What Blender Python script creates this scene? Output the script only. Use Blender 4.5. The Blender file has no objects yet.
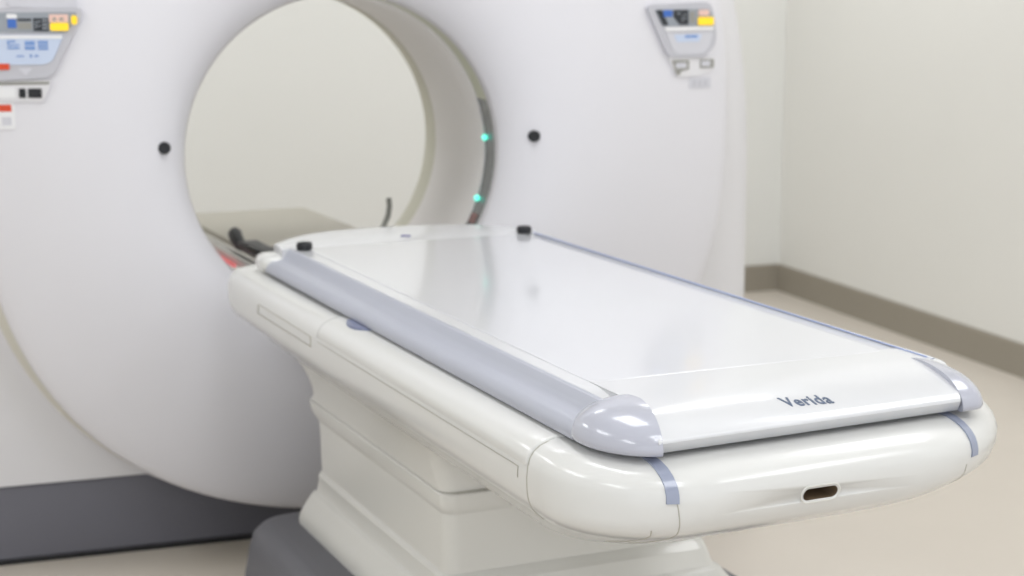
import bpy, bmesh, math
from mathutils import Vector, Matrix
from mathutils.bvhtree import BVHTree
from math import sin, cos, pi, radians

S = bpy.context.scene
COL = S.collection

# ------------------------------------------------------------------ materials
def lin(c):
    return tuple(((v / 255) / 12.92 if v / 255 <= .04045 else ((v / 255 + .055) / 1.055) ** 2.4) for v in c)

def mat(name, rgb, rough=.5, metal=0, spec=.5, coat=0, emit=0, bump=0, bscale=200, var=0, vscale=6):
    m = bpy.data.materials.new(name); m.use_nodes = True
    nt = m.node_tree; b = nt.nodes['Principled BSDF']
    c = lin(rgb)
    b.inputs['Base Color'].default_value = (*c, 1)
    b.inputs['Roughness'].default_value = rough
    b.inputs['Metallic'].default_value = metal
    b.inputs['Specular IOR Level'].default_value = spec
    b.inputs['Coat Weight'].default_value = coat
    b.inputs['Coat Roughness'].default_value = .08
    if emit:
        b.inputs['Emission Color'].default_value = (*c, 1)
        b.inputs['Emission Strength'].default_value = emit
    tc = nt.nodes.new('ShaderNodeTexCoord')
    if var:
        n = nt.nodes.new('ShaderNodeTexNoise'); n.inputs['Scale'].default_value = vscale
        n.inputs['Detail'].default_value = 4
        nt.links.new(tc.outputs['Object'], n.inputs['Vector'])
        mx = nt.nodes.new('ShaderNodeMix'); mx.data_type = 'RGBA'
        mx.inputs[6].default_value = (*[v * (1 - var) for v in c], 1)
        mx.inputs[7].default_value = (*[min(1, v * (1 + var)) for v in c], 1)
        nt.links.new(n.outputs['Fac'], mx.inputs[0]); nt.links.new(mx.outputs[2], b.inputs['Base Color'])
    if bump:
        n = nt.nodes.new('ShaderNodeTexNoise'); n.inputs['Scale'].default_value = bscale
        nt.links.new(tc.outputs['Object'], n.inputs['Vector'])
        bp = nt.nodes.new('ShaderNodeBump'); bp.inputs['Strength'].default_value = bump
        bp.inputs['Distance'].default_value = .001
        nt.links.new(n.outputs['Fac'], bp.inputs['Height']); nt.links.new(bp.outputs['Normal'], b.inputs['Normal'])
    return m

M = dict(
    wall=mat('painted_wall', (231, 231, 227), .8, var=.02, vscale=1.5, bump=.1, bscale=90),
    wallr=mat('painted_side_wall', (231, 230, 225), .8, var=.02, vscale=1.5, bump=.1, bscale=90),
    floor=mat('vinyl_floor', (208, 200, 189), .45, var=.04, vscale=3),
    base=mat('vinyl_baseboard', (150, 143, 130), .6, var=.03),
    ceil=mat('ceiling_tile', (225, 225, 222), .9, var=.02),
    shell=mat('gantry_white', (222, 221, 226), .38, var=.01, vscale=2),
    edge=mat('cover_edge_lit_beige', (214, 211, 198), .45, var=.01),  # beige tint puts the bevel's different lighting into its colour
    shellb=mat('gantry_body_white', (223, 222, 225), .42, var=.01, vscale=2),
    tunnel=mat('bore_liner', (234, 231, 230), .5, var=.01),
    liner_edge=mat('bore_edge_beige', (204, 202, 186), .5, var=.01),
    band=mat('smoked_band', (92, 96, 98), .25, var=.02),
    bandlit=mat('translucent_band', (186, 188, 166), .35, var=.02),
    plinth=mat('plinth_grey', (105, 105, 114), .55, var=.04),
    gap=mat('gap_shade_black', (28, 28, 30), .7, var=.03),  # near-black standing in for the shade inside gaps
    white=mat('couch_white', (219, 219, 217), .22, coat=.3, var=.008),
    ivory=mat('couch_ivory', (218, 217, 212), .3, coat=.2, var=.008),
    top=mat('top_white', (216, 217, 220), .2, coat=.3, var=.008),
    pad=mat('pad_white', (216, 217, 222), .14, coat=.4, var=.008),
    rail=mat('rail_grey', (176, 179, 191), .34, coat=.1, var=.01),
    cap=mat('cap_grey', (182, 184, 196), .2, coat=.5, var=.01),
    clip=mat('clip_blue_grey', (150, 157, 178), .25, coat=.4, var=.02),
    seam=mat('seam_grey', (176, 173, 164), .6, var=.01),
    black=mat('black_rubber', (26, 27, 32), .45, var=.05),
    ink=mat('lettering_blue_grey', (80, 95, 120), .5, var=.02),
    purple=mat('indigo_mark', (70, 66, 150), .5, var=.02),
    blueline=mat('piping_blue', (150, 168, 215), .4, var=.02),
    brown=mat('recess_brown', (92, 74, 52), .7, var=.05),
    plate=mat('carriage_tan', (190, 186, 174), .6, var=.02),
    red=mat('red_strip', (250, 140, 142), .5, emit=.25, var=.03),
    foot=mat('foot_cover_grey', (104, 104, 110), .5, var=.03, bump=.2),
    bezel=mat('bezel_grey', (190, 190, 197), .35, var=.02),
    bezel2=mat('bezel_light', (205, 205, 212), .35, var=.02),
    dark=mat('display_black', (38, 42, 50), .3, var=.05),
    blue=mat('display_blue', (62, 108, 190), .35, var=.05),
    lblue=mat('screen_pale_blue', (196, 208, 230), .3, var=.02),
    mblue=mat('screen_text_blue', (120, 152, 205), .4, var=.04),
    grey=mat('display_grey', (150, 156, 164), .4, var=.03),
    yellow=mat('button_yellow', (255, 214, 40), .4, emit=.2, var=.02),
    peach=mat('button_peach', (232, 196, 184), .4, var=.02),
    silver=mat('label_white', (232, 232, 234), .4, var=.01),
    darkred=mat('dark_red_mark', (130, 88, 86), .5),
    button=mat('button_slate', (112, 120, 150), .3, coat=.3),
    redl=mat('label_red', (214, 74, 42), .5, var=.03),
    sock=mat('socket_grey', (150, 149, 144), .5, var=.03),
    metal=mat('brushed_steel', (128, 128, 122), .35, metal=.6, var=.03),
    teal=mat('led_teal', (100, 236, 210), .3, emit=1.2),
    lamp=mat('lamp_diffuser', (250, 250, 255), .5, emit=1.0),
)

# ------------------------------------------------------------------ helpers
def link(name, me, m, parent=None, smooth=True, angle=35):
    o = bpy.data.objects.new(name, me); COL.objects.link(o)
    for x in (m if isinstance(m, (list, tuple)) else [m]): me.materials.append(x)
    if smooth:
        for p in me.polygons: p.use_smooth = True
        me.set_sharp_from_angle(angle=radians(angle))
    if parent: o.parent = parent
    return o

def obj(name, bm, m, parent=None, smooth=True, angle=35):
    bmesh.ops.recalc_face_normals(bm, faces=bm.faces)
    me = bpy.data.meshes.new(name); bm.to_mesh(me); bm.free()
    return link(name, me, m, parent, smooth, angle)

def thing(name, label, cat, loc=(0, 0, 0), rz=0):
    o = bpy.data.objects.new(name, None); COL.objects.link(o)
    o.location = loc; o.rotation_euler = (0, 0, rz); o['label'] = label; o['category'] = cat
    o.empty_display_size = .2
    return o

def loft(rings, caps=(True, True), closed=True, bm=None):
    bm = bm or bmesh.new(); n = len(rings[0])
    vs = [[bm.verts.new(p) for p in r] for r in rings]
    for a, b in zip(vs, vs[1:]):
        for i in range(n if closed else n - 1):
            j = (i + 1) % n
            try: bm.faces.new((a[i], a[j], b[j], b[i]))
            except ValueError: pass
    if caps[0]: bm.faces.new(vs[0])
    if caps[1]: bm.faces.new(vs[-1])
    return bm

def rrect(x0, x1, y0, y1, z, r, n=8, rn=None, rr_=None):
    """rounded rectangle ring; rn = radius of the two corners at y0"""
    rn = r if rn is None else rn
    rq = rn if rr_ is None else rr_
    out = []
    for cx, cy, rr, a0 in ((x1 - rq, y0 + rq, rq, -90), (x1 - r, y1 - r, r, 0), (x0 + r, y1 - r, r, 90), (x0 + rn, y0 + rn, rn, 180)):
        for k in range(n + 1):
            a = radians(a0 + 90 * k / n)
            out.append((cx + rr * cos(a), cy + rr * sin(a), z))
    return out

def tube(pts, r, n=10, caps=True, bm=None, rs=None):
    pts = [Vector(p) for p in pts]; rings = []
    up = Vector((0, 0, 1)); prev = None
    for i, p in enumerate(pts):
        t = (pts[min(i + 1, len(pts) - 1)] - pts[max(i - 1, 0)]).normalized()
        if prev is None:
            a = up if abs(t.dot(up)) < .9 else Vector((1, 0, 0))
            u = t.cross(a).normalized()
        else:
            u = (prev - t * prev.dot(t)).normalized()
        prev = u; v = t.cross(u)
        rr = rs[i] if rs else r
        rings.append([p + (u * cos(2 * pi * k / n) + v * sin(2 * pi * k / n)) * rr for k in range(n)])
    return loft(rings, (caps, caps), bm=bm)

def box(x0, x1, y0, y1, z0, z1, bev=0, seg=2, bm=None):
    b = bmesh.new()
    vs = [b.verts.new((x, y, z)) for z in (z0, z1) for y in (y0, y1) for x in (x0, x1)]
    for f in ((0, 1, 3, 2), (4, 5, 7, 6), (0, 1, 5, 4), (2, 3, 7, 6), (0, 2, 6, 4), (1, 3, 7, 5)):
        b.faces.new([vs[i] for i in f])
    if bev: bmesh.ops.bevel(b, geom=b.edges[:], offset=bev, segments=seg, affect='EDGES', profile=.5)
    if bm is None: return b
    me = bpy.data.meshes.new('tmp'); b.to_mesh(me); bm.from_mesh(me); b.free(); bpy.data.meshes.remove(me)
    return bm

def struct(o):
    o['kind'] = 'structure'; return o

def lerp(a, b, t): return a + (b - a) * t

def interp(tab, t):
    for (a, va), (b, vb) in zip(tab, tab[1:]):
        if t <= b: return lerp(va, vb, (t - a) / (b - a))
    return tab[-1][1]

# ------------------------------------------------------------------ the room
XR, YB, XL, YF = 3.67, 6.84, -2.6, -1.6
struct(obj('floor', box(XL - .1, XR + .1, YF, YB + .1, -.1, 0), M['floor'], smooth=False))
struct(obj('wall_back', box(XL - .1, XR + .1, YB, YB + .12, 0, 2.9), M['wall'], smooth=False))
struct(obj('wall_right', box(XR, XR + .12, YF, YB, 0, 2.9), M['wallr'], smooth=False))
struct(obj('wall_left', box(XL - .12, XL, YF, YB, 0, 2.9), M['wall'], smooth=False))
struct(obj('ceiling', box(XL - .12, XR + .12, YF, YB + .12, 2.9, 3.0), M['ceil'], smooth=False))
BB = [(0, 0), (-.016, 0), (-.015, .004), (-.012, .112), (-.007, .12), (0, .12)]
struct(obj('baseboard_right', loft([[(XR + d, y, z) for d, z in BB] for y in (YF, YB - .012)]), M['base'], angle=20))
struct(obj('baseboard_back', loft([[(x, YB + d, z) for d, z in BB] for x in (XL, XR)]), M['base'], angle=20))

# ceiling luminaires (real lamps of the room)
for i, (x, y) in enumerate([(x, y) for y in (.7, 3.1, 5.7) for x in (-1.5, .9, 2.9)]):
    L = bpy.data.lights.new('ceiling_lamp', 'AREA'); L.shape = 'RECTANGLE'; L.size = .6; L.size_y = 1.2
    L.energy = 14.5; L.color = (.96, .975, 1.0)
    lo = bpy.data.objects.new('ceiling_lamp', L); COL.objects.link(lo); lo.location = (x, y, 2.84)

# ------------------------------------------------------------------ the gantry
G = thing('ct_scanner_gantry', 'large white ring-shaped ct scanner gantry with a round bore, standing behind the patient table', 'medical scanner', (1.0, 4.4, 0))
CX, CZ, NA = .955, .985, 144
def gl(p): return (p[0] - 1.0, p[1] - 4.4, p[2])
ANG = [2 * pi * k / NA for k in range(NA)]
def radial(fn, a):
    lo, hi = .1, 3.0
    for _ in range(40):
        m = (lo + hi) / 2
        if fn(CX + m * cos(a), CZ + m * sin(a)): lo = m
        else: hi = m
    return lo
def in_dish(x, z): return (abs(x - 1.036) / .953) ** 2.4 + (abs(z - 1.05) / .96) ** 2.4 < 1
def in_body(x, z):
    if z < .03: return False
    dx = abs(x - 1.036)
    if z < .72: return dx < 1.12
    return (dx / 1.12) ** 3 + ((z - .72) / 1.22) ** 3 < 1
RD = [radial(in_dish, a) for a in ANG]
RB = [radial(in_body, a) for a in ANG]
def gring(rs, y, cz=CZ): return [gl((CX + r * cos(a), y, cz + r * sin(a))) for r, a in zip(rs, ANG)]
PROF = [(0, 3.955), (.012, 3.935), (.04, 3.908), (.09, 3.88), (.16, 3.862), (.26, 3.853), (.4, 3.853), (.55, 3.863), (.7, 3.883),
        (.82, 3.905), (.9, 3.922), (.935, 3.935), (.942, 3.940), (.948, 3.948), (.965, 4.00), (.988, 4.07), (1.0, 4.118)]
R0 = .377
rings = []
for t, y in PROF:
    rings.append(gring([lerp(R0, r, t) for r in RD], y))
edge_rings = rings[-4:]; rings = rings[:-3]
cover = obj('front_cover', loft(rings, (False, False)), M['shell'], G, angle=28)
obj('cover_edge', loft(edge_rings, (False, False)), M['edge'], G, angle=40)
sm = cover.modifiers.new('solid', 'SOLIDIFY'); sm.thickness = .004; sm.offset = -1
# body shell behind the front cover, one closed ring round the bore
def inset(rs, d): return [r - d for r in rs]
rings = [gring([.41] * NA, 4.12), gring(inset(RB, .22), 4.12), gring(inset(RB, .15), 4.12), gring(inset(RB, .14), 4.12), gring(inset(RB, .09), 4.128), gring(inset(RB, .045), 4.15), gring(inset(RB, .015), 4.19), gring(RB, 4.25),
         gring(RB, 4.55), gring(inset(RB, .015), 4.61), gring(inset(RB, .06), 4.66), gring(inset(RB, .12), 4.67), gring([.44] * NA, 4.67)]
# flat underside: keep every body point at or above the plinth
for rg in rings:
    for i, p in enumerate(rg): rg[i] = (p[0], p[1], max(p[2], .1995))
obj('body_shell', loft(rings, (False, False)), M['shellb'], G, angle=40)
# plinth
bm = box(-.10 - 1, 2.15 - 1, 4.127 - 4.4, 4.66 - 4.4, .012, .197, .006, 3)
obj('plinth', bm, M['plinth'], G)
obj('floor_gap', box(-.09 - 1, 2.14 - 1, 4.130 - 4.4, 4.65 - 4.4, 0, .0125), M['gap'], G, smooth=False)
obj('plinth_gap', box(-.09 - 1, 2.14 - 1, 4.130 - 4.4, 4.65 - 4.4, .1965, .2000), M['gap'], G, smooth=False)  # dark strip painting the thin shadow line above the plinth
obj('cover_gap', loft([gring([r * .99 for r in RD], 4.10), gring([r + .004 for r in RD], 4.104), gring([r + .004 for r in RD], 4.122), gring([r * .99 for r in RD], 4.122)], (False, False)), M['shellb'], G)
# bore: smoked band, liner and rear rim
def arc_ring(y0, y1, r0, r1, a0, a1, th=.004, n=60):
    rg = []
    for k in range(n + 1):
        a = radians(lerp(a0, a1, k / n))
        c = lambda r, y: gl((CX + r * cos(a), y, CZ - .008 * (y - 3.95) / .6 + r * sin(a)))
        rg.append([c(r0, y0), c(r1, y1), c(r1 + th, y1), c(r0 + th, y0)])
    full = abs(a1 - a0) >= 360
    if full: rg = rg[:-1]; rg.append(rg[0])
    bm = loft(rg, (not full, not full))
    if full: bmesh.ops.remove_doubles(bm, verts=bm.verts, dist=1e-6)
    return bm
band = obj('light_band', arc_ring(3.957, 4.035, .3775, .380, -200, 19), M['band'], G)
obj('light_band_diffuser', arc_ring(3.957, 4.035, .3775, .380, 19, 160), M['bandlit'], G)
prof = [(4.035, .376), (4.04, .3745), (4.2, .381), (4.45, .392), (4.52, .3955)]
liner = obj('bore_liner', loft([[gl((CX + r * cos(a), y, CZ - .02 * (y - 3.95) / .65 + r * sin(a))) for a in ANG] for y, r in
     prof + [(4.52, .411), (4.035, .39), (4.035, .376)]], (False, False)), M['tunnel'], G)
prof = [(4.522, .3955), (4.60, .400), (4.64, .403), (4.665, .409), (4.685, .42), (4.69, .44), (4.672, .45), (4.522, .45), (4.522, .3955)]
obj('rear_rim', loft([[gl((CX + r * cos(a), y, CZ - .02 + r * sin(a))) for a in ANG] for y, r in prof], (False, False)), M['liner_edge'], G)
for a in (3.9, -19.5):
    p = Vector(gl((CX + .374 * cos(radians(a)), 4.02, CZ + .374 * sin(radians(a)))))
    bm = bmesh.new(); bmesh.ops.create_uvsphere(bm, u_segments=16, v_segments=10, radius=.0075, matrix=Matrix.Translation(p))
    obj('indicator_light', bm, M['teal'], band)
a = radians(-31)
obj('red_marker', arc_ring(3.98, 4.03, .3765, .379, -29, -25, .0015, 4), M['darkred'], band)

# things that follow the curved front cover
dg = bpy.context.evaluated_depsgraph_get()
bmc = bmesh.new(); bmc.from_mesh(cover.data); BV = BVHTree.FromBMesh(bmc)
def on_cover(x, z, off=0.0):
    h = BV.ray_cast(Vector(gl((x, 2.0, z))), Vector((0, 1, 0)))
    p = h[0]
    return Vector((p.x, p.y - off, p.z))
def patch(pts, off, th, m, name, parent, nsub=1, angle=35):
    """a plate with the outline pts (x, z) lying on the front cover, off proud of it and th thick"""
    if PLANE and pts[0][0] > 1.5: pts = [(1.688 + (x - 1.688) * .955, z) for x, z in pts]
    dense = []
    for i, p in enumerate(pts):
        q = pts[(i + 1) % len(pts)]
        for k in range(nsub): dense.append((lerp(p[0], q[0], k / nsub), lerp(p[1], q[1], k / nsub)))
    if PLANE:
        pl = lambda x, z, o: Vector(gl((x, PLANE[0] + PLANE[1] * x + PLANE[2] * z - o, z)))
        back = off if off > .003 else off - .02
        f = [pl(x, z, off + th) for x, z in dense]; b = [pl(x, z, back) for x, z in dense]
    else:
        f = [on_cover(x, z, off + th) for x, z in dense]; b = [on_cover(x, z, off) for x, z in dense]
    bm = loft([b, f]); bmesh.ops.triangulate(bm, faces=[g for g in bm.faces if len(g.verts) > 4])
    return obj(name, bm, m, parent, angle=angle)
PLANE = None
def set_plane(x0, x1, z0, z1):
    """plane resting on the cover over a rectangle, just clear of its highest point"""
    global PLANE
    q = lambda x, z: on_cover(x, z).y + 4.4
    b = (q(x1, z0) + q(x1, z1) - q(x0, z0) - q(x0, z1)) / 2 / (x1 - x0)
    c = (q(x0, z1) + q(x1, z1) - q(x0, z0) - q(x1, z0)) / 2 / (z1 - z0)
    a = min(q(lerp(x0, x1, i / 8), lerp(z0, z1, j / 8)) - b * lerp(x0, x1, i / 8) - c * lerp(z0, z1, j / 8) for i in range(9) for j in range(9))
    PLANE = (a, b, c)
def rpoly(pts, rad, n=5):
    out = []; N = len(pts)
    for i in range(N):
        p = Vector(pts[i]); a = Vector(pts[i - 1]); b = Vector(pts[(i + 1) % N])
        r = rad[i] if isinstance(rad, (list, tuple)) else rad
        r = min(r, (a - p).length * .48, (b - p).length * .48)
        s = p + (a - p).normalized() * r; e = p + (b - p).normalized() * r
        for k in range(n + 1):
            t = k / n
            q = s * (1 - t) ** 2 + p * 2 * t * (1 - t) + e * t * t
            out.append((q.x, q.y))
    return out
def rc(x0, z0, x1, z1): return [(x0, z0), (x1, z0), (x1, z1), (x0, z1)]

set_plane(.15, .35, 1.19, 1.33)
# left control panel (reaches past the frame on the left)
lp = patch(rpoly([(.15, 1.335), (.362, 1.338), (.285, 1.186), (.142, 1.178)], [.02, .028, .02, .03]), .0005, .007, M['bezel'], 'control_panel', G, 1)
patch(rpoly([(.165, 1.42), (.335, 1.42), (.345, 1.336), (.205, 1.337)], [.01, .01, .004, .006]), .0005, .003, M['bezel2'], 'panel_hood', lp)
lp['label'] = 'control panel with a wide yellow button, pale blue screen and slanted right edge'
patch(rpoly([(.16, 1.326), (.343, 1.327), (.320, 1.283), (.15, 1.283)], .008), .0075, .002, M['grey'], 'display_window', lp)
patch(rc(.198, 1.293, .216, 1.312), .0096, .001, M['blue'], 'display_field', lp)
patch(rpoly(rc(.196, 1.313, .218, 1.323), .004), .0096, .001, M['silver'], 'display_field', lp)
patch(rc(.219, 1.308, .247, 1.313), .0096, .001, M['dark'], 'display_field', lp)
patch(rc(.219, 1.290, .247, 1.305), .0096, .001, M['sock'], 'display_field', lp)
dk = patch(rc(.251, 1.286, .282, 1.314), .0096, .001, M['dark'], 'digit_readout', lp)
for gx, gz, gw, gh in ((.255, 1.292, .002, .016), (.260, 1.305, .005, .003), (.260, 1.296, .005, .003), (.270, 1.29, .008, .003), (.270, 1.299, .008, .003), (.270, 1.308, .008, .003), (.270, 1.29, .002, .02), (.277, 1.29, .002, .02)):
    patch(rc(gx, gz, gx + gw, gz + gh), .0107, .0006, M['grey'], 'digit_segment', lp)
patch(rc(.284, 1.305, .323, 1.322), .0096, .001, M['peach'], 'legend_plate', lp)
patch(rc(.291, 1.309, .298, 1.315), .0107, .0006, M['sock'], 'legend_mark', lp); patch(rc(.305, 1.309, .313, 1.315), .0107, .0006, M['sock'], 'legend_mark', lp)
patch(rpoly(rc(.285, 1.287, .323, 1.304), .004), .0096, .004, M['yellow'], 'push_button', lp)
patch(rpoly(rc(.329, 1.300, .341, 1.320), .006), .0096, .004, M['yellow'], 'push_button', lp)
patch(rpoly([(.155, 1.278), (.313, 1.278), (.287, 1.222), (.27, 1.214), (.15, 1.214)], [.004, .006, .012, .01, .006]), .0075, .002, M['lblue'], 'touch_screen', lp)
patch(rc(.16, 1.270, .309, 1.277), .0096, .0008, M['silver'], 'screen_header', lp)
for x0, z0, x1, z1 in ((.195, 1.262, .212, 1.266), (.195, 1.255, .220, 1.258), (.195, 1.248, .220, 1.252), (.195, 1.259, .199, 1.262), (.231, 1.256, .252, 1.265), (.231, 1.246, .252, 1.254), (.258, 1.259, .279, 1.265), (.258, 1.252, .279, 1.257), (.258, 1.246, .279, 1.25), (.213, 1.231, .228, 1.234), (.240, 1.230, .245, 1.236), (.250, 1.231, .258, 1.235)):
    patch(rc(x0, z0, x1, z1), .0096, .0008, M['mblue'], 'screen_block', lp)
patch(rc(.150, 1.203, .197, 1.2165), .0075, .003, M['redl'], 'stop_key', lp)
patch(rpoly([(.215, 1.207), (.245, 1.207), (.230, 1.19)], .003), .0075, .001, M['bezel2'], 'arrow_mark', lp)
set_plane(.145, .27, 1.075, 1.178)
# socket strip under it
ls = patch(rpoly([(.142, 1.178), (.284, 1.181), (.264, 1.134), (.142, 1.134)], .008), .0005, .0035, M['shellb'], 'socket_strip', G)
patch(rpoly([(.145, 1.175), (.279, 1.178), (.277, 1.171), (.145, 1.169)], .001), .004, .0006, M['sock'], 'strip_groove', ls)
patch(rpoly(rc(.214, 1.142, .228, 1.1625), .002), .0042, .002, M['black'], 'socket', ls)
patch(rpoly(rc(.233, 1.142, .261, 1.1625), .002), .0042, .002, M['black'], 'socket', ls)
patch(rc(.150, 1.142, .207, 1.165), .0042, .001, M['silver'], 'white_key', ls)
wl = patch(rc(.150, 1.074, .204, 1.132), .0005, .001, M['silver'], 'warning_label', G)
wl['label'] = 'small white warning label with a red band'
patch(rc(.150, 1.112, .197, 1.127), .0016, .0006, M['redl'], 'red_band', wl)
patch(rc(.176, 1.082, .196, 1.1), .0016, .0004, M['bezel2'], 'pictogram', wl)

set_plane(1.70, 1.90, 1.21, 1.335)
# right control panel
rp = patch(rpoly([(1.688, 1.335), (1.90, 1.342), (1.916, 1.24), (1.876, 1.205), (1.757, 1.207)], [.02, .03, .035, .02, .02]), .0005, .007, M['bezel'], 'control_panel', G)
rp['label'] = 'control panel with a rounded right side and a square yellow button'
patch(rpoly([(1.715, 1.324), (1.893, 1.324), (1.906, 1.283), (1.738, 1.283)], [.006, .015, .01, .008]), .0075, .002, M['grey'], 'display_window', rp)
patch(rpoly([(1.719, 1.322), (1.737, 1.322), (1.757, 1.286), (1.740, 1.286)], .003), .0096, .0008, M['dark'], 'display_edge', rp)
patch(rc(1.741, 1.306, 1.769, 1.322), .0096, .0012, M['blue'], 'display_field', rp)
dk = patch([(1.773, 1.322), (1.820, 1.322), (1.820, 1.286), (1.793, 1.286), (1.773, 1.305)], .0096, .0012, M['dark'], 'digit_readout', rp)
for gx, gz, gw, gh in ((1.800, 1.292, .002, .016), (1.806, 1.30, .006, .003), (1.806, 1.309, .006, .003), (1.785, 1.312, .01, .003)):
    patch(rc(gx, gz, gx + gw, gz + gh), .0109, .0006, M['grey'], 'digit_segment', rp)
patch(rc(1.825, 1.290, 1.842, 1.318), .0096, .0008, M['sock'], 'display_field', rp)
patch(rpoly(rc(1.851, 1.284, 1.901, 1.304), .004), .0096, .004, M['yellow'], 'push_button', rp)
patch(rpoly(rc(1.853, 1.307, 1.887, 1.322), .006), .0096, .003, M['peach'], 'push_button', rp)
patch(rpoly([(1.744, 1.281), (1.903, 1.281), (1.901, 1.271), (1.749, 1.271)], .003), .0075, .003, M['silver'], 'white_bar', rp)
patch(rpoly([(1.750, 1.268), (1.902, 1.268), (1.890, 1.232), (1.868, 1.214), (1.778, 1.214)], [.004, .01, .01, .02, .02]), .0075, .001, M['bezel2'], 'touch_pad', rp)
patch(rpoly([(1.775, 1.262), (1.865, 1.262), (1.855, 1.244), (1.785, 1.244)], .004), .0087, .0006, M['lblue'], 'screen_block', rp)
patch(rc(1.810, 1.254, 1.850, 1.261), .0094, .0006, M['mblue'], 'screen_block', rp)
set_plane(1.77, 1.905, 1.13, 1.205)
rs = patch(rpoly([(1.757, 1.208), (1.912, 1.205), (1.908, 1.172), (1.86, 1.16), (1.786, 1.158)], .008), .0005, .003, M['shellb'], 'socket_strip', G)
patch(rpoly([(1.770, 1.200), (1.826, 1.199), (1.826, 1.176), (1.800, 1.172), (1.795, 1.163), (1.786, 1.163)], .004), .0037, .0015, M['sock'], 'socket', rs)
patch(rpoly(rc(1.782, 1.180, 1.817, 1.193), .003), .0053, .001, M['bezel2'], 'socket_plug', rs)
patch(rpoly(rc(1.862, 1.178, 1.908, 1.200), .004), .0037, .0015, M['sock'], 'socket', rs)
patch(rpoly(rc(1.866, 1.182, 1.895, 1.196), .003), .0053, .001, M['bezel2'], 'socket_plug', rs)
rl = patch(rpoly(rc(1.829, 1.128, 1.900, 1.155), .003), .0005, .001, M['bezel2'], 'rating_label', G)
for k in range(3): patch(rc(1.840 + .018 * k, 1.134, 1.851 + .018 * k, 1.149), .0016, .0005, M['bezel'], 'printed_mark', rl)

PLANE = None
# the two laser windows
for x, z in ((.521, 1.024), (1.405, 1.024)):
    c = on_cover(x, z, .003)
    bm = loft([[(c.x + r * cos(a), c.y + y, c.z + r * sin(a)) for a in [2 * pi * k / 28 for k in range(28)]]
               for y, r in ((.012, .0142), (-.004, .0142), (-.006, .0132), (-.0065, .0105), (-.0045, .010), (-.004, .004))])
    obj('laser_window', bm, M['black'], G)

# ------------------------------------------------------------------ the patient table (local frame: X across, Y along towards the bore)
T = thing('patient_table', 'white patient table on a stepped pedestal with grey side rails and a glossy flat top', 'patient table', (1.0826, 3.1964, 0), radians(5.1))
# grey foot cover on the floor
rg = []
for z, d in ((.0, .030), (.02, .026), (.17, .004), (.200, -.003), (.218, -.016), (.226, -.036)):
    rg.append(rrect(-.41 - d, .41 + d, -.56 - d, .485 + d, z, .09))
obj('foot_cover', loft(rg), M['foot'], T)
# pedestal
def pr(z, hx, y0, y1, r=.03): return rrect(-hx, hx, y0, y1, z, r)
ped = obj('pedestal', loft([pr(.222, .312, -.475, .394), pr(.236, .313, -.475, .395), pr(.252, .309, -.47, .392), pr(.270, .300, -.455, .388), pr(.288, .288, -.436, .384), pr(.2925, .286, -.432, .383), pr(.2955, .283, -.430, .381),
    pr(.299, .277, -.416, .378), pr(.305, .275, -.412, .376), pr(.328, .272, -.396, .374), pr(.333, .273, -.386, .376), pr(.338, .2705, -.380, .375), pr(.342, .265, -.371, .372),
    pr(.455, .265, -.371, .385)]), M['ivory'], T, angle=24)
obj('pedestal_collar', loft([pr(.450, .263, -.368, .382), pr(.454, .266, -.372, .386), pr(.464, .269, -.375, .41), pr(.470, .270, -.376, .425), pr(.489, .271, -.376, .435), pr(.4915, .269, -.374, .433)]), M['ivory'], T)
obj('collar_gap', loft([pr(.491, .265, -.371, .43), pr(.494, .265, -.371, .43)]), M['seam'], T)
# saddle between pedestal and tray, flaring upwards
rg = []
for k in range(13):
    t = k / 12
    z = lerp(.4935, .588, t)
    yf = interp([(0, .428), (.15, .402), (.35, .392), (.6, .402), (.8, .425), (.92, .465), (1.0, .52)], t)
    yn = interp([(0, -.366), (.5, -.364), (.8, -.372), (1, -.40)], t)
    rg.append(rrect(-lerp(.269, .294, t ** 1.2), lerp(.269, .285, t), yn, yf, z, .03))
obj('saddle', loft(rg), M['ivory'], T, angle=24)

# tray: the wide cradle under the top
TRAY = [  # z, left and right half width, near Y, far Y, left and right near corner radius
    (.580, .292, .268, -.962, .385, .13, .20), (.583, .298, .274, -.972, .395, .135, .21), (.605, .323, .288, -1.036, .450, .14, .23), (.632, .350, .300, -1.104, .525, .145, .24), (.642, .363, .305, -1.129, .540, .148, .25), (.655, .379, .311, -1.159, .552, .15, .25), (.668, .395, .320, -1.188, .560, .155, .26),
    (.680, .404, .332, -1.209, .566, .155, .27), (.688, .4075, .344, -1.217, .569, .16, .275), (.696, .4095, .362, -1.223, .571, .165, .28), (.706, .4105, .380, -1.228, .573, .172, .29),
    (.722, .411, .391, -1.232, .575, .18, .30), (.738, .4095, .392, -1.232, .577, .18, .30), (.750, .406, .389, -1.228, .578, .178, .30),
    (.759, .400, .383, -1.219, .577, .175, .295), (.766, .391, .374, -1.208, .574, .17, .29), (.7705, .379, .362, -1.195, .569, .16, .28), (.7735, .363, .350, -1.180, .562, .15, .27), (.7745, .33, .325, -1.15, .55, .13, .24)]
rg = [[(x, y - (.016 * (.4 - x) / .8 if y < -.8 else 0), z) for x, y, z in rrect(-hl, hr, a, b, z, .04, 14, rn, rq)] for z, hl, hr, a, b, rn, rq in TRAY]
tray = obj('tray', loft(rg), M['white'], T, angle=50)
def tray_side(z):
    for q, w in zip(TRAY, TRAY[1:]):
        if z <= w[0]:
            t = (z - q[0]) / (w[0] - q[0]); return [lerp(a, b, t) for a, b in zip(q, w)]
    return list(TRAY[-1])
def side_x(z, s): return -tray_side(z)[1] if s < 0 else tray_side(z)[2]
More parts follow.
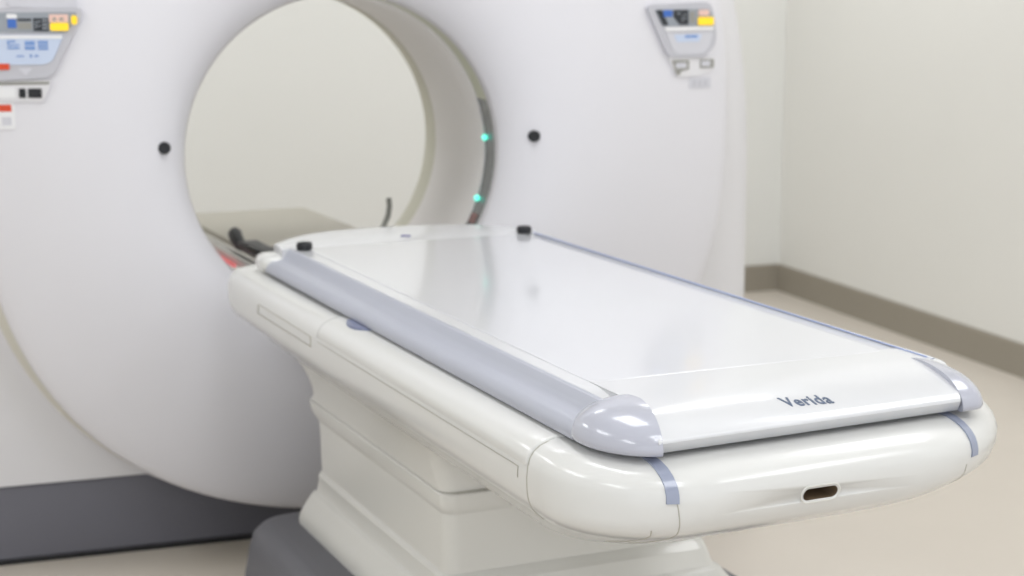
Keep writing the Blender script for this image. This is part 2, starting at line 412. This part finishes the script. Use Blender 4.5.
# handle slot cut into the foot face
def stadium(x0, x1, z0, z1, y, n=10):
    r = (z1 - z0) / 2; zc = (z0 + z1) / 2; out = []
    for k in range(n + 1):
        a = radians(-90 + 180 * k / n); out.append((x1 - r + r * cos(a), y, zc + r * sin(a)))
    for k in range(n + 1):
        a = radians(90 + 180 * k / n); out.append((x0 + r + r * cos(a), y, zc + r * sin(a)))
    return out
SX0, SX1, SZ0, SZ1 = -.100, -.044, .708, .725
cutb = loft([stadium(SX0, SX1, SZ0, SZ1, -1.30), stadium(SX0, SX1, SZ0, SZ1, -1.13)])
cut = obj('cutter', cutb, M['brown'])
cut.parent = T
md = tray.modifiers.new('b', 'BOOLEAN'); md.operation = 'DIFFERENCE'; md.object = cut; md.solver = 'EXACT'; md.material_mode = 'TRANSFER'
bpy.context.view_layer.update(); dg = bpy.context.evaluated_depsgraph_get()
nm = bpy.data.meshes.new_from_object(tray.evaluated_get(dg)); tray.modifiers.clear(); tray.data = nm
bpy.data.objects.remove(cut)
bmt = bmesh.new(); bmt.from_mesh(tray.data); BT = BVHTree.FromBMesh(bmt)
def on_foot(x, z, off=0.0):
    h = BT.ray_cast(Vector((x, -2.0, z)), Vector((0, 1, 0))); return Vector((x, h[0].y - off, z))
# pale rim of the slot
rimp = [on_foot(p[0], p[2]) for p in stadium(SX0 - .002, SX1 + .002, SZ0 - .002, SZ1 + .002, 0)]
def on_tray(o, d, off):
    h = BT.ray_cast(Vector(o), Vector(d)); return h[0] + h[1] * off if h[0] is not None else None
rim = []
for p in stadium(SX0 - .0035, SX1 + .0035, SZ0 - .0035, SZ1 + .0035, 0):
    q = on_foot(p[0], p[2]); rim.append(q)
rim.append(rim[0]); obj('slot_rim', tube(rim, .0014, 6, False), M['ivory'], tray)

# seams: fine grooves following the tray section
def seam_side(Y, s, z0=.635, z1=.7744, name='seam', slant=0.0):
    pts = []
    for k in range(25):
        z = lerp(z0, z1, k / 24); q = tray_side(z); pts.append((side_x(z, s), Y + slant * (1 - k / 24), z))
    obj(name, tube(pts, .0011, 6), M['seam'], tray)
def seam_foot(X, z0, z1, slant=0.0):
    pts = []
    for k in range(25):
        z = lerp(z0, z1, k / 24); x = X + slant * (1 - k / 24); p = on_foot(x, z)
        pts.append(p)
    obj('seam', tube(pts, .0009, 6), M['seam'], tray)
seam_side(-1.030, -1, .66, .7744); seam_side(-.96, 1, .66, .7744)
seam_foot(-.318, .620, .690, .022); seam_foot(-.292, .620, .735, .022); seam_foot(.190, .620, .72, .01)
# long access panels on the side of the tray
for s in (-1, 1):
    for Ya, Yb, za, zb in ((-.055, .30, .714, .733), (-1.0, -.095, .715, .731)):
        def rg_(Y, e): return [(side_x(lerp(za, zb, k / 6), s) + s * e, Y, lerp(za, zb, k / 6)) for k in range(7)]
        a_, b_, c_ = rg_(Ya, .0006), rg_(Yb, .0006), None
        per = list(reversed(b_)) + a_ if Yb > 0 else a_ + [(b_[-1])]
        if Yb > 0: per.append(per[0])
        o = obj('panel_outline', tube(per, .0007 if Yb < 0 else .0011, 5, False), M['seam'], tray)
# moulded shoulder cover, a second skin over the upper left roll, with a notch for the release button
rg = []
zs = [.738, .745, .752, .759, .765, .7695, .7725, .7742]
for Y, e in [(-.088, 0), (-.089, .0012), (-.092, .0022), (-.097, .0030), (-.104, .0035)] + [(lerp(-.11, -1.022, k / 20), .0035) for k in range(21)] + [(-1.026, .0028), (-1.028, 0)]:
    row = []
    for i, z in enumerate(zs):
        q = tray_side(z); q2 = tray_side(min(z + .002, .7744)); q1 = tray_side(z - .002)
        n = Vector((-(q2[0] - q1[0]), 0, -(q2[1] - q1[1]))).normalized()
        f = (0 if i == 0 else 1) * e
        row.append((-q[1] + n.x * f, Y, z + n.z * f))
    row += [(-.352, Y, .7742 + e * .8), (-.352, Y, .770), (-.392, Y, .738)]
    rg.append(row)
obj('shoulder_cover', loft(rg), M['white'], tray, angle=50)
rgs = []
for z, d in ((.7735, 0), (.7785, .001), (.7800, .004), (.7803, .010)):
    rgs.append([(-.350 - (.030 - d) * max(0, sin(a)) ** .8 if a > 0 else -.350, -.192 + (.056 - d) * cos(a), z) for a in [pi * k / 20 for k in range(21)]])
obj('release_button', loft(rgs), M['button'], T)

# clips over the front roll
for X, w in ((-.297, .0078), (.209, .0078)):
    bm = bmesh.new(); path = []
    for q in reversed([r for r in TRAY if r[0] >= .737]):
        pass
    pts = []
    zz = [.7745, .774, .7715, .767, .760, .752, .744, .736, .728]
    ys = []
    for x in (X - w, X + w):
        col = []
        for z in zz:
            h = BT.ray_cast(Vector((x, -2, min(z, .7742))), Vector((0, 1, 0)))
            col.append(Vector((x, h[0].y, z)))
        ys.append(col)
    rgk = []
    cen = Vector((0, -1.10, .70))
    def top(x, y): return Vector((x, y, .7748))
    cols = [[top(X - w, -1.135)] + ys[0], [top(X + w, -1.135)] + ys[1]]
    for i in range(len(cols[0])):
        a_, b_ = cols[0][i], cols[1][i]
        n = (Vector((0, a_.y, a_.z)) - Vector((0, -1.16, .715))).normalized()
        if i < 2: n = Vector((0, 0, 1))
        rgk.append([a_ - n * .002, b_ - n * .002, b_ + n * .0028, a_ + n * .0028])
    obj('latch_clip', loft(rgk), M['clip'], T, angle=40)

# ------------------------------------------------------------------ the top
XO = -.017
top = None
def outline(hx, far, near, z, inset_=0.0):
    """plan outline of the top: straight sides, arched head end, straight foot end"""
    pts = []
    n = 28
    for k in range(n + 1):
        u = lerp(1, -1, k / n)
        x = hx * u
        y = far - .20 * abs(u) ** 2.6 - (.0)
        pts.append((XO + x, y, z))
    r = .115
    for k in range(9):
        a = radians(180 + 90 * k / 8); pts.append((XO - hx + r + r * cos(a), near + r + r * sin(a), z))
    for k in range(9):
        a = radians(270 + 90 * k / 8); pts.append((XO + hx - r + r * cos(a), near + r + r * sin(a), z))
    return pts
core = []
for z, hx, far, near in ((.7805, .325, .590, -1.125), (.785, .330, .600, -1.13), (.79, .330, .604, -1.13), (.80, .312, .618, -1.125), (.812, .296, .630, -1.105), (.820, .2925, .634, -1.070), (.8245, .290, .631, -1.035), (.8262, .284, .624, -1.018)):
    core.append(outline(hx, far, near, z))
obj('gap_shade', loft([outline(.316, .575, -1.135, .7735), outline(.316, .575, -1.135, .7815)]), M['gap'], T)  # dark slab added to draw the shade between top and tray
top = obj('table_top', loft(core), M['top'], T, angle=45)
# white pad, slightly crowned, inside a raised border
def padring(hx, y0, y1, z, r): return [(x + XO, y, z) for x, y, z in rrect(-hx, hx, y0, y1, z, r, 6)]
obj('mattress_pad', loft([padring(.257, -.955, .415, .8255, .02), padring(.257, -.955, .415, .8270, .02), padring(.256, -.954, .414, .8274, .02), padring(.254, -.952, .412, .8275, .018)]), M['pad'], top)
# raised head band, easing down into the pad
rg = []
for k in range(41):
    u = lerp(-1, 1, k / 40); yo = .627 - .165 * abs(u) ** 3.0; yi = .400
    row = []
    for i in range(17):
        v = i / 16
        z = .8268 + .0050 * (1 - (1 - min(v / .45, 1)) ** 2) - (.0045 * max(0, (v - .88) / .12) ** 2)
        row.append((-.025 + .302 * u, lerp(yi, yo, v), z))
    row += [(-.025 + .302 * u, yo - .004, .806), (-.025 + .302 * u, yi, .806)]
    rg.append(row)
obj('head_band', loft(rg), M['top'], top, angle=60)
# side rails
RP = [(.3435, .7805), (.3455, .784), (.3455, .790), (.3425, .7975), (.3365, .8035), (.328, .8058), (.319, .8060), (.3115, .8072), (.3060, .8110), (.302, .8165), (.2985, .8225), (.295, .8268), (.2905, .8285), (.2865, .8275), (.286, .82), (.300, .7815)]
for s in (-1, 1):
    m = len(RP)
    rg = []
    for Y, f in ((-1.07 if s < 0 else -1.03, 1), (.395, 1), (.415, .98), (.428, .93)):
        rg.append([(XO + s * (.30 + (x - .30) * f), Y, .7758 + (z - .7758) * (1 if f == 1 else f)) for x, z in RP])
    rl_ = obj('side_rail', loft(rg), M['rail'], top, angle=30)
    if s > 0: obj('piping', tube([(XO + s * .2855, Y, .8285) for Y in (-1.02, .41)], .0009, 6), M['blueline'], top)
    # white end lobe of the rail at the head
    bm = bmesh.new(); bmesh.ops.create_uvsphere(bm, u_segments=24, v_segments=16, radius=1)
    for v in bm.verts:
        x, y, z = v.co
        e = lambda q, p=.75: math.copysign(abs(q) ** p, q)
        v.co = Vector((XO + s * .318 + .036 * e(x), .440 + .048 * e(y), .796 + .0205 * e(z)))
    obj('rail_end', bm, M['white'], top)
# knobs at the head end
for x, y in ((-.282, .385), (.247, .410)):
    rg = [[(x + r * cos(a), y + r * sin(a), z) for a in [2 * pi * k / 28 for k in range(28)]] for z, r in ((.828, .0165), (.837, .0175), (.841, .0168), (.8435, .014), (.8445, .008))]
    obj('locating_knob', loft(rg), M['black'], top)
obj('centre_mark', box(-.033, -.011, .4775, .4845, 0.8314, .8330, .0004, 1), M['purple'], top).data.transform(Matrix.Translation((-.024, .455, 0)) @ Matrix.Rotation(radians(-38), 4, 'Z') @ Matrix.Translation((.022, -.481, 0)))
# foot fascia: crowned moulding between the corner caps
XA, XB = -.286, .212
NF = 36
rg = []
for i in range(NF + 1):
    t = i / NF; X = lerp(XA, XB, t)
    yb = interp([(0, -1.100), (.15, -1.075), (.45, -1.02), (.75, -.985), (.95, -1.0), (1.0, -1.01)], t)
    prof = [(-1.155, .7808), (-1.159, .7825), (-1.1715, .7965), (-1.1735, .7990), (-1.1730, .8020), (-1.1705, .8042)]
    for k in range(1, 15):
        u = 1 - k / 14
        prof.append((lerp(yb, -1.1690, u), .8050 + .0222 * (1 - u ** 2.1)))
    prof += [(lerp(yb, -.945, .5), .8274), (-.945, .8271), (-.945, .8255), (-1.0, .80), (-1.10, .7815)]
    rg.append([(lerp(-.296 + .30 * min(y + 1.165, .075), .216 + .55 * min(y + 1.165, .115), t), y - (.024 * (1 - t) if y < -1.0 else 0), z) for y, z in prof])
fascia = obj('end_fascia', loft(rg), M['top'], top, angle=40)
# corner caps
def capmesh(cx, cy, ax, ay, z0, z1, pw=.68):
    bm = bmesh.new(); bmesh.ops.create_uvsphere(bm, u_segments=40, v_segments=26, radius=1)
    for v in bm.verts:
        x, y, z = v.co
        e = lambda q, p: math.copysign(abs(q) ** p, q)
        zz = e(z, .8)
        v.co = Vector((cx + ax * e(x, pw), cy + ay * e(y, pw), (z0 if zz < 0 else z0) + (z1 - z0) * max(zz, 0) + min(zz, 0) * .012))
    return bm
def slab_clip(bm, co, no):
    g = bmesh.ops.bisect_plane(bm, geom=bm.verts[:] + bm.edges[:] + bm.faces[:], plane_co=co, plane_no=no, clear_outer=True)
    es = [e for e in g['geom_cut'] if isinstance(e, bmesh.types.BMEdge)]
    bmesh.ops.contextual_create(bm, geom=es)
    return bm
def cap_sweep(px, py, side, a, bf, bb, th0, th1, zt, n=44):
    """corner moulding: the end profile swept round a pivot"""
    rg = []
    for i in range(n + 1):
        th = radians(lerp(th0, th1, i / n)); bq = bf if th < pi / 2 else bb
        D = bf / cos(th) if th < 0 else 1 / math.sqrt((sin(th) / a) ** 2 + (cos(th) / bq) ** 2)
        dx, dy = side * sin(th), -cos(th)
        row = []
        pf = [(sin(u / 14 * pi / 2) ** .9, .787 + (zt - .787) * max(0, 1 - (sin(u / 14 * pi / 2) ** .9) ** 2.7) ** .52) for u in range(0, 15)]
        pf += [(.985, .7835), (.95, .7812), (.90, .7806), (0, .7806)]
        for d, z in pf: row.append((px + dx * d * D, py + dy * d * D, z))
        rg.append(row)
    bm = loft(rg)
    bmesh.ops.remove_doubles(bm, verts=bm.verts, dist=1e-6)
    return bm
obj('corner_cap', cap_sweep(-.268, -1.092, -1, .098, .113, .090, 13, 178, .8345), M['cap'], top, angle=50)
obj('corner_cap', cap_sweep(.242, -1.045, 1, .050, .128, .075, -11, 175, .8300), M['cap'], top, angle=50)
# lettering, laid on the curved fascia
cu = bpy.data.curves.new('lettering', 'FONT'); cu.body = 'Verida'; cu.size = .0270; cu.extrude = .0004; cu.offset = .00042; cu.align_x = 'CENTER'; cu.align_y = 'CENTER'; cu.space_character = 1.1
tmp = bpy.data.objects.new('lt', cu); COL.objects.link(tmp); bpy.context.view_layer.update()
me = bpy.data.meshes.new_from_object(tmp.evaluated_get(bpy.context.evaluated_depsgraph_get())); bpy.data.objects.remove(tmp)
bmf = bmesh.new(); bmf.from_mesh(fascia.data); BF = BVHTree.FromBMesh(bmf)
for v in me.vertices:
    x, y, z = v.co
    h = BF.ray_cast(Vector((-.029 + x, -1.138 + y * 1.4 - x * .02, 1.0)), Vector((0, 0, -1)))
    v.co = h[0] + h[1] * (z + .0005)
link('brand_lettering', me, M['ink'], fascia, smooth=False)

# ------------------------------------------------------------------ carriage inside the bore, part of the scanner
KM = Matrix.Translation((-1.0, -4.4, 0)) @ Matrix.Translation((1.0826, 3.1964, 0)) @ Matrix.Rotation(radians(5.1), 4, 'Z')
def gpart(name, bm, m, parent):
    bmesh.ops.transform(bm, matrix=KM, verts=bm.verts); return obj(name, bm, m, parent)
cb = rrect(-.245, .122, .68, 1.68, 0, .015, 4)
car = gpart('carriage_plate', loft([[(x, y, .725) for x, y, z in cb], [(x, y, .7375) for x, y, z in cb], [(x * .995, y, .74) for x, y, z in cb]]), M['plate'], G)
gpart('carriage_rail', box(-.275, -.243, .68, 1.62, .700, .722, .005), M['ivory'], G)
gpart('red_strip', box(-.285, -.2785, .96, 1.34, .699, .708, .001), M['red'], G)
bk = gpart('strap_buckle', box(-.262, -.205, .70, 1.02, .738, .757, .007, 3), M['black'], G)
gpart('buckle_tongue', tube([(-.250, 1.01, .744), (-.250, 1.05, .754), (-.247, 1.08, .765), (-.246, 1.09, .772)], .014, 10, rs=[.014, .017, .018, .012]), M['black'], bk)
gpart('strap', tube([(-.20, .95, .744), (-.17, .82, .745), (-.15, .69, .745)], .006, 8), M['black'], G)
gpart('lead_hook', tube([(-.02, .76, .738), (.005, .79, .765), (.028, .80, .782), (.048, .80, .802), (.061, .80, .828), (.065, .80, .852), (.063, .80, .872)], .0065, 10), M['metal'], G)

# ------------------------------------------------------------------ camera and light
cam = bpy.data.cameras.new('camera'); co = bpy.data.objects.new('camera', cam); COL.objects.link(co); S.camera = co
cam.sensor_width = 36; cam.sensor_fit = 'HORIZONTAL'; cam.lens = 1707 / 1024 * 36
co.location = (0, 0, 1.4); co.rotation_euler = (radians(90 - 10.3), 0, radians(-19.2))
cam.dof.use_dof = True; cam.dof.focus_distance = 2.15; cam.dof.aperture_fstop = 5.5
cam.clip_end = 50
w = bpy.data.worlds.new('world'); S.world = w; w.use_nodes = True
w.node_tree.nodes['Background'].inputs[0].default_value = (.93, .96, 1.0, 1)
w.node_tree.nodes['Background'].inputs[1].default_value = 1.15
S.view_settings.view_transform = 'Standard'; S.view_settings.look = 'None'
S.view_settings.gamma = 1; S.view_settings.use_curve_mapping = False
S.view_settings.exposure = 0.22
